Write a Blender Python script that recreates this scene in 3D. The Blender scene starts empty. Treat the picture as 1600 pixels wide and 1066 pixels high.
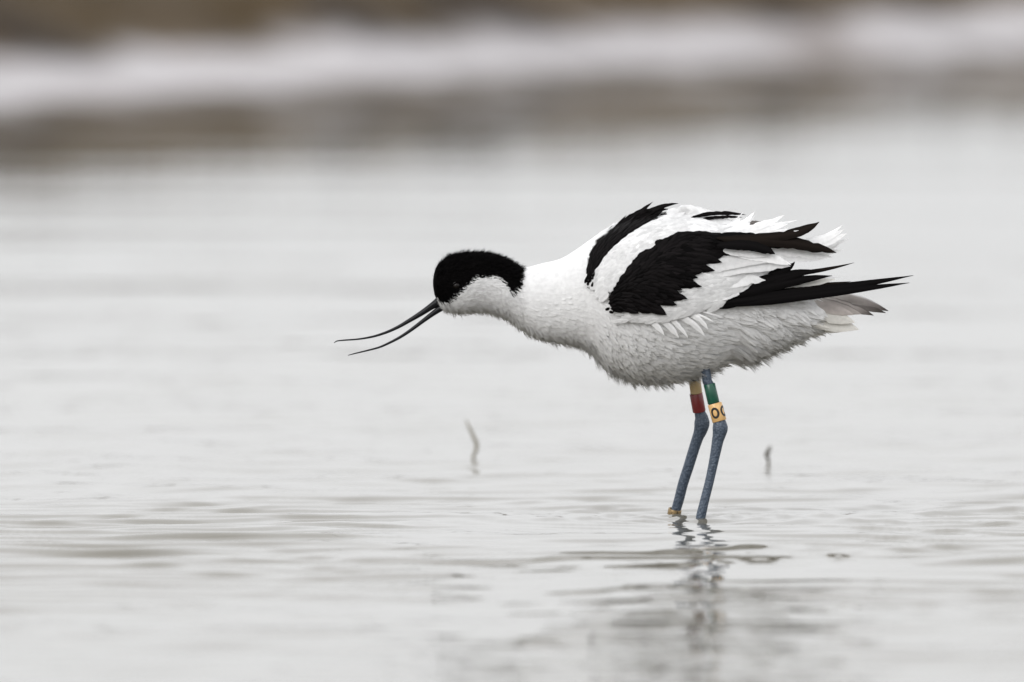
import bpy, math, random
import numpy as np

S = bpy.context.scene
COL = S.collection
rng = np.random.default_rng(7)
random.seed(7)

# ------------------------------------------------------------------ camera
CAM_H, CAM_D, F_PX = 0.55, 12.0, 24000.0
PITCH = math.atan(CAM_H / CAM_D) - math.atan(279.0 / F_PX)
cam_data = bpy.data.cameras.new('camera')
cam = bpy.data.objects.new('camera', cam_data)
COL.objects.link(cam)
cam.location = (0, -CAM_D, CAM_H)
cam.rotation_euler = (math.pi / 2 - PITCH, 0, 0)
cam_data.sensor_width = 36.0
cam_data.lens = 540.0
cam_data.clip_start = 0.1
cam_data.clip_end = 3000
cam_data.dof.use_dof = True
cam_data.dof.focus_distance = 11.98
cam_data.dof.aperture_fstop = 9.0
S.camera = cam

# ------------------------------------------------------------------ world + sun
SUN_EL, SUN_AZ = math.radians(32), math.radians(215)      # azimuth from +Y, clockwise
w = bpy.data.worlds.new('World')
S.world = w
w.use_nodes = True
nt = w.node_tree
nt.nodes.clear()
N = nt.nodes.new
out = N('ShaderNodeOutputWorld')
sky = N('ShaderNodeTexSky')
sky.sky_type = 'NISHITA'
sky.sun_disc = False
sky.sun_elevation = SUN_EL
sky.sun_rotation = SUN_AZ
sky.dust_density = 4.0
hs = N('ShaderNodeHueSaturation')
hs.inputs['Saturation'].default_value = 0.25
bg1 = N('ShaderNodeBackground')
bg1.inputs['Strength'].default_value = 0.10
nt.links.new(sky.outputs[0], hs.inputs['Color'])
nt.links.new(hs.outputs[0], bg1.inputs['Color'])
# the closed cloud layer of an overcast day
tc = N('ShaderNodeTexCoord')
sep = N('ShaderNodeSeparateXYZ')
nt.links.new(tc.outputs['Generated'], sep.inputs[0])
ramp = N('ShaderNodeValToRGB')
ramp.color_ramp.elements[0].position = 0.0
ramp.color_ramp.elements[0].color = (0.57, 0.575, 0.58, 1)
ramp.color_ramp.elements[1].position = 0.55
ramp.color_ramp.elements[1].color = (1.14, 1.145, 1.165, 1)
el = ramp.color_ramp.elements.new(0.055)
el.color = (0.725, 0.73, 0.742, 1)
nt.links.new(sep.outputs['Z'], ramp.inputs[0])
cn = N('ShaderNodeTexNoise')
cn.inputs['Scale'].default_value = 2.2
cn.inputs['Detail'].default_value = 4
nt.links.new(tc.outputs['Generated'], cn.inputs['Vector'])
cr = N('ShaderNodeMapRange')
cr.inputs['From Min'].default_value = 0.3
cr.inputs['From Max'].default_value = 0.7
cr.inputs['To Min'].default_value = 0.94
cr.inputs['To Max'].default_value = 1.06
nt.links.new(cn.outputs[0], cr.inputs['Value'])
bg2 = N('ShaderNodeBackground')
nt.links.new(ramp.outputs[0], bg2.inputs['Color'])
nt.links.new(cr.outputs[0], bg2.inputs['Strength'])
mx = N('ShaderNodeMixShader')
mx.inputs[0].default_value = 0.85
nt.links.new(bg1.outputs[0], mx.inputs[1])
nt.links.new(bg2.outputs[0], mx.inputs[2])
nt.links.new(mx.outputs[0], out.inputs[0])

sun_d = bpy.data.lights.new('sun', 'SUN')
sun_d.energy = 0.80
sun_d.angle = math.radians(35)
sun_d.color = (1.0, 0.985, 0.965)
sun = bpy.data.objects.new('sun', sun_d)
COL.objects.link(sun)
sun.rotation_euler = (math.pi / 2 - SUN_EL, 0, math.pi - SUN_AZ)

S.view_settings.view_transform = 'Standard'
S.view_settings.look = 'None'
S.view_settings.exposure = 0.62
S.view_settings.gamma = 1.0
S.render.engine = 'CYCLES'
S.cycles.use_denoising = True
S.cycles.max_bounces = 8
S.cycles.diffuse_bounces = 4
S.cycles.glossy_bounces = 5
S.cycles.transmission_bounces = 4

# ------------------------------------------------------------------ plate space -> world
CP, SP = math.cos(PITCH), math.sin(PITCH)


def P(q):
    """(n,3) of x, y (measured in the plane of the bird, 2000 to the metre) and d (towards the viewer) -> world"""
    q = np.asarray(q, float)
    one = q.ndim == 1
    q = np.atleast_2d(q)
    a = (q[:, 0] - 800) / F_PX
    b = (533 - q[:, 1]) / F_PX
    ry = CP + b * SP
    rz = -SP + b * CP
    t = (-q[:, 2] / 2000.0 + CAM_D) / ry
    r = np.stack([a * t, -q[:, 2] / 2000.0, CAM_H + rz * t], 1)
    return r[0] if one else r


def depth_on_water(py):
    b = (533 - py) / F_PX
    t = CAM_H / (SP - b * CP)
    return -(t * (CP + b * SP) - CAM_D) * 2000.0


# ------------------------------------------------------------------ materials
def new_mat(name):
    m = bpy.data.materials.new(name)
    m.use_nodes = True
    return m, m.node_tree, m.node_tree.nodes['Principled BSDF'], m.node_tree.nodes['Material Output']


def plumage_mat(name, rough, spec, trans):
    m, t, p, o = new_mat(name)
    at = t.nodes.new('ShaderNodeAttribute')
    at.attribute_name = 'col'
    tcn = t.nodes.new('ShaderNodeTexCoord')
    ns = t.nodes.new('ShaderNodeTexNoise')
    ns.inputs['Scale'].default_value = 320
    ns.inputs['Detail'].default_value = 3
    t.links.new(tcn.outputs['Object'], ns.inputs['Vector'])
    mr = t.nodes.new('ShaderNodeMapRange')
    mr.inputs['From Min'].default_value = 0.3
    mr.inputs['From Max'].default_value = 0.7
    mr.inputs['To Min'].default_value = 0.93
    mr.inputs['To Max'].default_value = 1.05
    t.links.new(ns.outputs[0], mr.inputs['Value'])
    mul = t.nodes.new('ShaderNodeVectorMath')
    mul.operation = 'SCALE'
    t.links.new(at.outputs['Color'], mul.inputs[0])
    t.links.new(mr.outputs[0], mul.inputs['Scale'])
    t.links.new(mul.outputs[0], p.inputs['Base Color'])
    p.inputs['Roughness'].default_value = rough
    p.inputs['Specular IOR Level'].default_value = spec
    tr = t.nodes.new('ShaderNodeBsdfTranslucent')
    t.links.new(mul.outputs[0], tr.inputs['Color'])
    ms = t.nodes.new('ShaderNodeMixShader')
    ms.inputs[0].default_value = trans
    t.links.new(p.outputs[0], ms.inputs[1])
    t.links.new(tr.outputs[0], ms.inputs[2])
    t.links.new(ms.outputs[0], o.inputs[0])
    return m


def horn_mat(name, c1, c2, rough, scale, bump=0.0, voro=False):
    m, t, p, o = new_mat(name)
    tcn = t.nodes.new('ShaderNodeTexCoord')
    if voro:
        ns = t.nodes.new('ShaderNodeTexVoronoi')
        src = ns.outputs['Distance']
    else:
        ns = t.nodes.new('ShaderNodeTexNoise')
        ns.inputs['Detail'].default_value = 5
        src = ns.outputs[0]
    ns.inputs['Scale'].default_value = scale
    t.links.new(tcn.outputs['Object'], ns.inputs['Vector'])
    r = t.nodes.new('ShaderNodeValToRGB')
    r.color_ramp.elements[0].position = 0.25
    r.color_ramp.elements[1].position = 0.75
    r.color_ramp.elements[0].color = (*c1, 1)
    r.color_ramp.elements[1].color = (*c2, 1)
    t.links.new(src, r.inputs[0])
    t.links.new(r.outputs[0], p.inputs['Base Color'])
    p.inputs['Roughness'].default_value = rough
    if bump:
        b = t.nodes.new('ShaderNodeBump')
        b.inputs['Strength'].default_value = bump
        b.inputs['Distance'].default_value = 0.0006
        t.links.new(src, b.inputs['Height'])
        t.links.new(b.outputs[0], p.inputs['Normal'])
    return m


M_PLUME = plumage_mat('plumage', 0.75, 0.05, 0.42)
M_DARK = plumage_mat('dark_plumage', 0.42, 0.024, 0.0)
M_BILL = horn_mat('bill_horn', (0.004, 0.0042, 0.005), (0.011, 0.012, 0.015), 0.30, 400)
M_LEG = horn_mat('leg_scales', (0.072, 0.096, 0.132), (0.034, 0.050, 0.076), 0.5, 620, 0.8, True)
M_EYE = horn_mat('eye_gloss', (0.003, 0.002, 0.002), (0.006, 0.004, 0.003), 0.16, 60)
M_LID = horn_mat('eyelid_skin', (0.012, 0.012, 0.012), (0.035, 0.035, 0.035), 0.6, 900)
M_RED = horn_mat('ring_red', (0.15, 0.016, 0.018), (0.21, 0.026, 0.028), 0.25, 180)
M_GREEN = horn_mat('ring_green', (0.003, 0.055, 0.032), (0.006, 0.085, 0.050), 0.25, 180)
M_YELLOW = horn_mat('ring_yellow', (0.56, 0.33, 0.12), (0.72, 0.46, 0.20), 0.27, 220)
M_TAN = horn_mat('ring_tan', (0.50, 0.37, 0.19), (0.60, 0.46, 0.26), 0.27, 220)
M_INK = horn_mat('ring_ink', (0.008, 0.008, 0.008), (0.014, 0.014, 0.014), 0.5, 220)
M_BILL.node_tree.nodes['Principled BSDF'].inputs['Specular IOR Level'].default_value = 0.17
M_EYE.node_tree.nodes['Principled BSDF'].inputs['Specular IOR Level'].default_value = 0.25
M_METAL = horn_mat('ring_metal', (0.12, 0.080, 0.034), (0.34, 0.235, 0.11), 0.34, 700)
M_METAL.node_tree.nodes['Principled BSDF'].inputs['Metallic'].default_value = 0.35
M_STEM = horn_mat('dead_stem', (0.10, 0.09, 0.06), (0.30, 0.28, 0.23), 0.8, 130)
M_STEM_DARK = horn_mat('dark_stem', (0.018, 0.015, 0.008), (0.085, 0.074, 0.045), 0.8, 150)


# ------------------------------------------------------------------ mesh helpers
class MB:
    def __init__(self):
        self.v, self.f, self.c, self.n, self.mi = [], [], [], [], []
        self.k = 0

    def add(self, v, f, c=None, n=None, mi=0):
        v = np.asarray(v, float)
        self.v.append(v)
        for face in f:
            self.f.append([i + self.k for i in face])
            self.mi.append(mi)
        c = np.array([1, 1, 1.]) if c is None else np.asarray(c, float)
        self.c.append(np.broadcast_to(c, (len(v), 3)))
        self.n.append(np.zeros((len(v), 3)) if n is None else np.asarray(n, float))
        self.k += len(v)

    def build(self, name, mats, parent=None, world=False, smooth=True, label=None):
        v = np.concatenate(self.v)
        wv = v if world else P(v)
        if parent is not None:
            wv = wv - np.array(ORIGIN[parent.name])
        me = bpy.data.meshes.new(name)
        nn = np.concatenate(self.n)
        if np.any(nn):
            # plate normals (x, y down, d to viewer) -> world; wind every face the way its normals point
            wn = np.stack([nn[:, 0], -nn[:, 2], -nn[:, 1]], 1)
            i0, i1, i2 = (np.array([f[k] for f in self.f]) for k in range(3))
            gn = np.cross(wv[i1] - wv[i0], wv[i2] - wv[i0])
            bad = np.sum(gn * (wn[i0] + wn[i1] + wn[i2]), 1) < 0
            self.f = [f[::-1] if b_ else f for f, b_ in zip(self.f, bad)]
        lens = np.array([len(f) for f in self.f])
        me.vertices.add(len(wv))
        me.vertices.foreach_set('co', wv.astype(np.float32).ravel())
        flat = np.concatenate([np.asarray(f) for f in self.f]).astype(np.int32)
        me.loops.add(len(flat))
        me.loops.foreach_set('vertex_index', flat)
        me.polygons.add(len(lens))
        me.polygons.foreach_set('loop_start', np.concatenate([[0], np.cumsum(lens)[:-1]]).astype(np.int32))
        me.update(calc_edges=True)
        me.validate()
        a = me.attributes.new('col', 'FLOAT_COLOR', 'POINT')
        c4 = np.ones((len(wv), 4), np.float32)
        c4[:, :3] = np.concatenate(self.c)
        a.data.foreach_set('color', c4.ravel())
        for m in (mats if isinstance(mats, (list, tuple)) else [mats]):
            me.materials.append(m)
        me.polygons.foreach_set('material_index', np.asarray(self.mi, np.int32))
        me.polygons.foreach_set('use_smooth', np.full(len(lens), smooth))
        if np.any(nn):
            me.normals_split_custom_set_from_vertices([tuple(x) for x in wn])
        o = bpy.data.objects.new(name, me)
        COL.objects.link(o)
        if parent is not None:
            o.parent = parent
            ORIGIN[o.name] = ORIGIN[parent.name]
        if label:
            o['label'] = label
        return o


ORIGIN = {}


def unit(a):
    return a / np.maximum(np.linalg.norm(a, axis=-1, keepdims=True), 1e-9)


def smooth_interp(xs, ys, x, k=3):
    """Catmull-like smooth interpolation"""
    xs, ys = np.asarray(xs, float), np.asarray(ys, float)
    h = np.diff(xs)
    dl = np.diff(ys) / h
    m = np.zeros_like(ys)
    m[0], m[-1] = dl[0], dl[-1]
    for i in range(1, len(xs) - 1):
        if dl[i - 1] * dl[i] <= 0:
            m[i] = 0
        else:
            w1, w2 = 2 * h[i] + h[i - 1], h[i] + 2 * h[i - 1]
            m[i] = (w1 + w2) / (w1 / dl[i - 1] + w2 / dl[i])
    x = np.clip(x, xs[0], xs[-1])
    i = np.clip(np.searchsorted(xs, x) - 1, 0, len(xs) - 2)
    t = (x - xs[i]) / h[i]
    return ((2 * t**3 - 3 * t**2 + 1) * ys[i] + (t**3 - 2 * t**2 + t) * h[i] * m[i]
            + (-2 * t**3 + 3 * t**2) * ys[i + 1] + (t**3 - t**2) * h[i] * m[i + 1])


def tube(mb, pts, rad, sides=16, seg=6, col=None, mi=0, squash=1.0, cap=True):
    """smooth sweep through pts (plate space) with radii"""
    pts, rad = np.asarray(pts, float), np.asarray(rad, float)
    s = np.concatenate([[0], np.cumsum(np.linalg.norm(np.diff(pts, axis=0), axis=1))])
    u = np.unique(np.concatenate([np.linspace(a, b, seg + 1) for a, b in zip(s[:-1], s[1:])]))
    c = np.stack([smooth_interp(s, pts[:, k], u) for k in range(3)], 1)
    r = smooth_interp(s, rad, u)
    tg = unit(np.gradient(c, axis=0))
    ref = np.array([0, 0, 1.0])
    sd = unit(np.cross(tg, ref))
    up = np.cross(sd, tg)
    ang = np.linspace(0, 2 * np.pi, sides, endpoint=False)
    v = (c[:, None] + r[:, None, None] * (np.cos(ang)[None, :, None] * sd[:, None]
         + squash * np.sin(ang)[None, :, None] * up[:, None])).reshape(-1, 3)
    n = len(u)
    f = [(i * sides + j, i * sides + (j + 1) % sides, (i + 1) * sides + (j + 1) % sides, (i + 1) * sides + j)
         for i in range(n - 1) for j in range(sides)]
    if cap:
        f.append(tuple(range(sides))[::-1])
        f.append(tuple((n - 1) * sides + j for j in range(sides)))
    mb.add(v, f, col, mi=mi)


def in_poly(poly, x, y):
    poly = np.asarray(poly, float)
    x, y = np.asarray(x, float), np.asarray(y, float)
    r = np.zeros(x.shape, bool)
    j = len(poly) - 1
    for i in range(len(poly)):
        xi, yi, xj, yj = *poly[i], *poly[j]
        c = ((yi > y) != (yj > y)) & (x < (xj - xi) * (y - yi) / (yj - yi + 1e-12) + xi)
        r ^= c
        j = i
    return r


WHITE = np.array([0.90, 0.90, 0.90])
BLACK = np.array([0.0027, 0.0023, 0.0024])
BROWN = np.array([0.0075, 0.0055, 0.0045])
GREY = np.array([0.36, 0.33, 0.315])
CREAM = np.array([0.80, 0.785, 0.745])


def feather(mb, root, ctrl, tip, W, col, nrm=(0, -0.3, 1.0), ns=16, point=0.55, camber=0.22, rag=0.06, edge=None, tipcol=None, soft=0.0, rootcol=None):
    """one vane: quadratic midrib, cambered web, ragged margin"""
    root, ctrl, tip = (np.asarray(a, float) for a in (root, ctrl, tip))
    s = np.linspace(0, 1, ns)
    c = ((1 - s)**2)[:, None] * root + (2 * s * (1 - s))[:, None] * ctrl + (s**2)[:, None] * tip
    tg = unit(np.gradient(c, axis=0))
    nrm = unit(np.asarray(nrm, float))
    sd = unit(np.cross(tg, nrm))
    nn = unit(np.cross(sd, tg))
    wprof = np.minimum(1, (s / 0.22)**0.6 * 0.85 + 0.15) * np.clip(1 - np.clip((s - (1 - point)) / point, 0, 1)**2.2, 0, 1)
    wprof[-1] = 0.04
    vv = np.array([-1, -0.6, -0.06, 0.06, 0.6, 1.0])
    out_v, out_c, out_n = [], [], []
    lw = 1 + rag * rng.standard_normal(ns)
    rw = 1 + rag * rng.standard_normal(ns)
    for k in range(2):
        if rng.random() < 0.6 and rag > 0.03:
            (lw if k else rw)[rng.integers(ns // 2, ns - 1)] *= 0.72
    tone = 1 + 0.05 * rng.standard_normal()
    col = np.asarray(col, float)
    for j, v in enumerate(vv):
        wv = W * wprof * (lw if v < 0 else rw) * v
        off = -camber * W * wprof * v * v
        out_v.append(c + sd * wv[:, None] + nn * off[:, None])
        k = np.ones((ns, 1)) * tone
        cc = col[None, :] * k
        if abs(v) < 0.1:
            cc = cc * (0.93 if col[0] > 0.2 else 1.6)
        if abs(v) == 1.0:
            cc = (cc * 0.96 if edge is None else np.broadcast_to(np.asarray(edge), cc.shape))
        if tipcol is not None:
            tt = np.clip((s - 0.75) / 0.25, 0, 1)[:, None]
            cc = cc * (1 - tt) + np.asarray(tipcol)[None] * tt
        if rootcol is not None:
            tt = np.clip((0.62 - s) / 0.4, 0, 1)[:, None]
            cc = cc * (1 - tt) + np.asarray(rootcol)[None] * tt
        out_c.append(cc)
        out_n.append(unit(nn * 1.0 + nrm * 2.0 * soft + sd * (v * 0.35)) if soft else np.zeros((ns, 3)))
    m = len(vv)
    V = np.stack(out_v, 1).reshape(-1, 3)
    C = np.stack(out_c, 1).reshape(-1, 3)
    f = [(i * m + j, i * m + j + 1, (i + 1) * m + j + 1, (i + 1) * m + j) for i in range(ns - 1) for j in range(m - 1)]
    mb.add(V, f, C, np.stack(out_n, 1).reshape(-1, 3) if soft else None)


def barbs(mb, root, t, n, L, wd, lift, col, grav=0.0, nmix=0.75, pull=None, curv=0.0):
    """many thin blades: arrays of root, tangent, normal, length, half width"""
    k = len(root)
    side = unit(np.cross(t, n))
    g = np.array([0, 1.0, 0])
    S_ = [0, 0.42, 0.82, 1.0]
    Wp = [0.6, 1.0, 0.78]
    rows = []
    nrm = []
    for s in S_:
        p = root - n * 0.8 + t * (L * s)[:, None] + n * (L * lift * s)[:, None] + g * (L * grav * s * s)[:, None]
        p = p - n * (curv * 0.5 * (L * s)**2)[:, None]
        if pull is not None:
            p = p + pull * (s**1.5)
        rows.append(p)
    V = np.zeros((k, 7, 3))
    for i in range(3):
        V[:, 2 * i] = rows[i] - side * (wd * Wp[i])[:, None]
        V[:, 2 * i + 1] = rows[i] + side * (wd * Wp[i])[:, None]
    V[:, 6] = rows[3]
    jn = unit(n * nmix + (1 - nmix) * unit(n + 0.9 * rng.standard_normal((k, 3))))
    NN = np.repeat(jn[:, None], 7, 1)
    C = np.repeat(np.asarray(col)[:, None], 7, 1) if np.ndim(col) == 2 else np.broadcast_to(col, (k, 7, 3))
    base = np.arange(k) * 7
    f = []
    for b in base:
        f += [(b, b + 1, b + 3, b + 2), (b + 2, b + 3, b + 5, b + 4), (b + 4, b + 5, b + 6)]
    mb.add(V.reshape(-1, 3), f, C.reshape(-1, 3), NN.reshape(-1, 3))


def tag(o, label, cat, group=None):
    o['label'] = label
    o['category'] = cat
    if group:
        o['group'] = group


# ------------------------------------------------------------------ water
def grid_axis(lo, hi, step, far_lo, far_hi, grow):
    a = list(np.arange(lo, hi + 1e-6, step))
    s = step
    while a[-1] < far_hi:
        s *= grow
        a.append(a[-1] + s)
    s = step
    while a[0] > far_lo:
        s *= grow
        a.insert(0, a[0] - s)
    return np.array(a)


LEG_FEET = [P((1054.5, 808, depth_on_water(808))), P((1094.5, 813, depth_on_water(813)))]


def wave_height(X, Y, dx, dy):
    r_main, r_long = np.random.default_rng(11), np.random.default_rng(5)
    Z = np.zeros_like(X)
    # (wavelength, rms slope, count)
    for lam0, sl, cnt in ((1.3, 0.0025, 7), (0.55, 0.0045, 9), (0.27, 0.010, 14), (0.14, 0.024, 20), (0.075, 0.016, 22), (0.04, 0.005, 14)):
        r = r_long if lam0 > 1 else r_main
        for _ in range(cnt):
            lam = lam0 * math.exp(0.28 * r.standard_normal())
            th = math.radians(90 + (28 if lam0 < 1 else 9) * r.standard_normal())
            kx, ky = 2 * math.pi / lam * math.cos(th), 2 * math.pi / lam * math.sin(th)
            amp = sl * math.sqrt(2.0 / cnt) / (2 * math.pi / lam)
            ph = r.random() * 6.283
            att = np.clip(lam / (3.0 * np.maximum(dx * abs(math.cos(th)) + 1e-4, dy * abs(math.sin(th)))) - 0.35, 0, 1)
            q = kx * X + ky * Y + ph
            Z += att * amp * (np.sin(q) + 0.22 * np.sin(2 * q + 1.5))
    r = r_main
    # a few short wavelets with steep fronts, each in its own patches
    for lam, sl in ((0.12, 0.040), (0.15, 0.042), (0.10, 0.044), (0.17, 0.040), (0.115, 0.044), (0.14, 0.044), (0.095, 0.040)):
        th = math.radians(90 + 14 * r.standard_normal())
        kx, ky = 2 * math.pi / lam * math.cos(th), 2 * math.pi / lam * math.sin(th)
        ph = r.random() * 6.283
        wob = 0.9 * np.sin(9 * X + 2.1 * Y + ph) + 0.6 * np.sin(21 * X - 5 * Y + 2 * ph) + 0.35 * np.sin(47 * X + 6 * Y)
        env = np.zeros_like(X)
        for _ in range(5):
            env += np.sin(r.normal(0, 7) * X + r.normal(0, 3.2) * Y + r.random() * 6.283) / 1.6
        env = np.clip(env * 0.9 - 0.26, 0, 1.2) * (0.18 + 1.0 * np.exp(-((Y + 0.55) / 0.95)**2))
        att = np.clip(lam / (8.0 * np.maximum(dx * 0.3, dy)) - 0.3, 0, 1)
        q = kx * X + ky * Y + ph + wob
        prof = np.sin(q) + 0.45 * np.sin(2 * q) + 0.27 * np.sin(3 * q) + 0.18 * np.sin(4 * q) + 0.13 * np.sin(5 * q) + 0.09 * np.sin(6 * q)
        Z += att * env * 1.2 * sl * lam / (2 * math.pi) * prof
    Z_far = np.zeros_like(X)
    for lam in (1.5, 1.1, 0.8, 1.9, 0.95, 0.7, 1.3):
        th = math.radians(90 + 5 * r_long.standard_normal())
        q = 2 * math.pi / lam * (math.cos(th) * X + math.sin(th) * Y) + 0.8 * np.sin(1.9 * X + r_long.random() * 6) + r_long.random() * 6
        Z_far += np.clip(lam / (3.0 * dy) - 0.35, 0, 1) * 0.0036 * lam / (2 * math.pi) * np.sin(q)
    # ruffled and calm lanes
    lane = 0.80 + 0.16 * np.sin(1.7 * Y + 0.6 * np.sin(2.3 * X) + 0.4) * np.sin(0.9 * Y - 1.1 * X + 1.9)
    Z *= lane * (1 - 0.84 * np.clip((Y - 2.0) / 8.0, 0, 1))
    Z += Z_far * np.clip((Y - 1.5) / 5.0, 0, 1) * (1 - 0.75 * np.clip((Y - 6.0) / 5.0, 0, 1))
    for F in LEG_FEET:
        d = np.hypot(X - F[0], Y - F[1])
        near = (dx < 0.02) & (dy < 0.02)
        Z += near * 0.0015 * np.exp(-d / 0.10) * np.sin(2 * math.pi * d / 0.034 - 0.8)
        Z += near * 0.0016 * np.exp(-(d / 0.006)**2)
    return Z


gx = grid_axis(-0.52, 0.52, 0.007, -90, 90, 1.16)
gy = grid_axis(-2.25, 1.6, 0.0065, -60, 34, 1.012)
GX, GY = np.meshgrid(gx, gy)
DX, DY = np.meshgrid(np.gradient(gx), np.gradient(gy))
GZ = wave_height(GX, GY, DX, DY)
nx_, ny_ = len(gx), len(gy)
mb = MB()
ii = np.arange(ny_ - 1)[:, None] * nx_ + np.arange(nx_ - 1)[None]
quads = np.stack([ii, ii + 1, ii + nx_ + 1, ii + nx_], -1).reshape(-1, 4)
mb.add(np.stack([GX, GY, GZ], -1).reshape(-1, 3), quads.tolist())

m, t, p, o = new_mat('lake_water')
p.inputs['Base Color'].default_value = (0.118, 0.109, 0.086, 1)
p.inputs['Roughness'].default_value = 0.012
p.inputs['IOR'].default_value = 1.333
tcn = t.nodes.new('ShaderNodeTexCoord')
bumps = None
for sc_, dist, st in ((38, 0.0009, 0.13), (9, 0.004, 0.055)):
    ns = t.nodes.new('ShaderNodeTexNoise')
    ns.inputs['Scale'].default_value = sc_
    ns.inputs['Detail'].default_value = 2
    mp = t.nodes.new('ShaderNodeMapping')
    mp.inputs['Scale'].default_value = (0.6, 1.0, 1.0)
    t.links.new(tcn.outputs['Object'], mp.inputs['Vector'])
    t.links.new(mp.outputs[0], ns.inputs['Vector'])
    b = t.nodes.new('ShaderNodeBump')
    b.inputs['Distance'].default_value = dist
    b.inputs['Strength'].default_value = st
    t.links.new(ns.outputs[0], b.inputs['Height'])
    if bumps:
        t.links.new(bumps.outputs[0], b.inputs['Normal'])
    bumps = b
t.links.new(bumps.outputs[0], p.inputs['Normal'])
water = mb.build('water', m, world=True)
water['kind'] = 'structure'

# ------------------------------------------------------------------ far shore: one terrain sheet
A_, B_ = P((0, 190, depth_on_water(190))), P((1600, 90, depth_on_water(90)))
SL = (B_[1] - A_[1]) / (B_[0] - A_[0])
MIDX, MIDY = (A_[0] + B_[0]) / 2, (A_[1] + B_[1]) / 2


def shore_y(x):
    return MIDY + 9.0 * np.tanh(SL * (x - MIDX) / 9.0) + 0.18 * np.sin(3.1 * x + 0.5) + 0.10 * np.sin(7.7 * x)


def fbm(x, y, seed, lam, octv=4):
    r = np.random.default_rng(seed)
    z = np.zeros_like(x)
    a = 1.0
    for _ in range(octv):
        for _k in range(5):
            th = r.random() * 6.283
            z += a * np.sin((x * math.cos(th) + y * math.sin(th)) * 6.283 / lam * (0.7 + 0.6 * r.random()) + r.random() * 6.283) / 2.2
        lam *= 0.5
        a *= 0.5
    return z


def sstep(a, b, x):
    t_ = np.clip((x - a) / (b - a), 0, 1)
    return t_ * t_ * (3 - 2 * t_)


def land_z(x, y):
    s = (y - shore_y(x)) * 0.58
    z = -0.035 - 0.25 * sstep(0, 9, -s - 3)
    z = z + 0.06 * sstep(-0.5, 0.35, s)
    e = s + 0.30 * fbm(x, y, 5, 2.2, 3)
    z = z + 0.02 * sstep(0.5, 3.2, s) + 0.15 * sstep(1.3, 2.4, e) + 0.05 * sstep(4, 18, e)
    z = z + sstep(2.0, 4, e) * (0.025 * fbm(x, y, 3, 0.9, 4) + 0.02 * fbm(x, y, 8, 0.25, 2))
    z = z + 0.004 * fbm(x, y, 9, 0.35, 3) * sstep(0, 0.6, s)
    z = z + 5.0 * sstep(60, 500, s) * (1 + 0.4 * fbm(x, y, 12, 140, 2))
    return z


tx = grid_axis(-3.0, 3.0, 0.06, -900, 900, 1.13)
ty = np.concatenate([np.linspace(-80, 7, 30)[:-1], grid_axis(7, 44, 0.09, 7, 1500, 1.09)])
TX, TY = np.meshgrid(tx, ty)
TZ = land_z(TX, TY)
mb = MB()
ii = np.arange(len(ty) - 1)[:, None] * len(tx) + np.arange(len(tx) - 1)[None]
quads = np.stack([ii, ii + 1, ii + len(tx) + 1, ii + len(tx)], -1).reshape(-1, 4)
s_ = (TY - shore_y(TX)) * 0.58
e_ = s_ + 0.42 * fbm(TX, TY, 21, 1.3, 4)
veg = sstep(0.050, 0.085, TZ + 0.012 * fbm(TX, TY, 21, 0.9, 4))
mudpatch = sstep(0.5, 1.3, fbm(TX, TY, 33, 1.3, 3)) * 0.6
pale = np.array([0.40, 0.385, 0.392])
taupe = np.array([0.17, 0.142, 0.128])
wet = np.array([0.045, 0.033, 0.020])
mudpatch = np.maximum(mudpatch, 0.85 * np.exp(-((TX - 0.70 + 0.05 * np.sin(5 * TY)) / 0.085)**2))
c = pale[None, None] * (1 - mudpatch[..., None]) + taupe * mudpatch[..., None]
wl = (1 - sstep(0.05, 0.5, s_ + 0.15 * fbm(TX, TY, 44, 0.6, 2)))[..., None]
c = c * (1 - wl) + wet * wl
v1 = np.array([0.052, 0.034, 0.014])
v2 = np.array([0.024, 0.015, 0.007])
v3 = np.array([0.072, 0.050, 0.028])
q1 = sstep(-0.2, 0.9, fbm(TX, TY, 51, 1.1, 4))[..., None]
q2 = sstep(0.2, 1.2, fbm(TX, TY, 61, 1.6, 4))[..., None]
vc = v1 * (1 - q1) + v2 * q1
vc = vc * (1 - q2) + v3 * q2
c = c * (1 - veg[..., None]) + vc * veg[..., None]
mb.add(np.stack([TX, TY, TZ], -1).reshape(-1, 3), quads.tolist(), c.reshape(-1, 3))
m, t, p, o = new_mat('shore_ground')
at = t.nodes.new('ShaderNodeAttribute')
at.attribute_name = 'col'
tcn = t.nodes.new('ShaderNodeTexCoord')
ns = t.nodes.new('ShaderNodeTexNoise')
ns.inputs['Scale'].default_value = 14
ns.inputs['Detail'].default_value = 6
t.links.new(tcn.outputs['Object'], ns.inputs['Vector'])
mr = t.nodes.new('ShaderNodeMapRange')
mr.inputs['From Min'].default_value = 0.3
mr.inputs['From Max'].default_value = 0.7
mr.inputs['To Min'].default_value = 0.75
mr.inputs['To Max'].default_value = 1.2
t.links.new(ns.outputs[0], mr.inputs['Value'])
mul = t.nodes.new('ShaderNodeVectorMath')
mul.operation = 'SCALE'
t.links.new(at.outputs['Color'], mul.inputs[0])
t.links.new(mr.outputs[0], mul.inputs['Scale'])
t.links.new(mul.outputs[0], p.inputs['Base Color'])
p.inputs['Roughness'].default_value = 0.8
p.inputs['Specular IOR Level'].default_value = 0.12
b = t.nodes.new('ShaderNodeBump')
b.inputs['Strength'].default_value = 0.5
b.inputs['Distance'].default_value = 0.02
t.links.new(ns.outputs[0], b.inputs['Height'])
t.links.new(b.outputs[0], p.inputs['Normal'])
shore = mb.build('shore', m, world=True)
shore['kind'] = 'structure'

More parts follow.
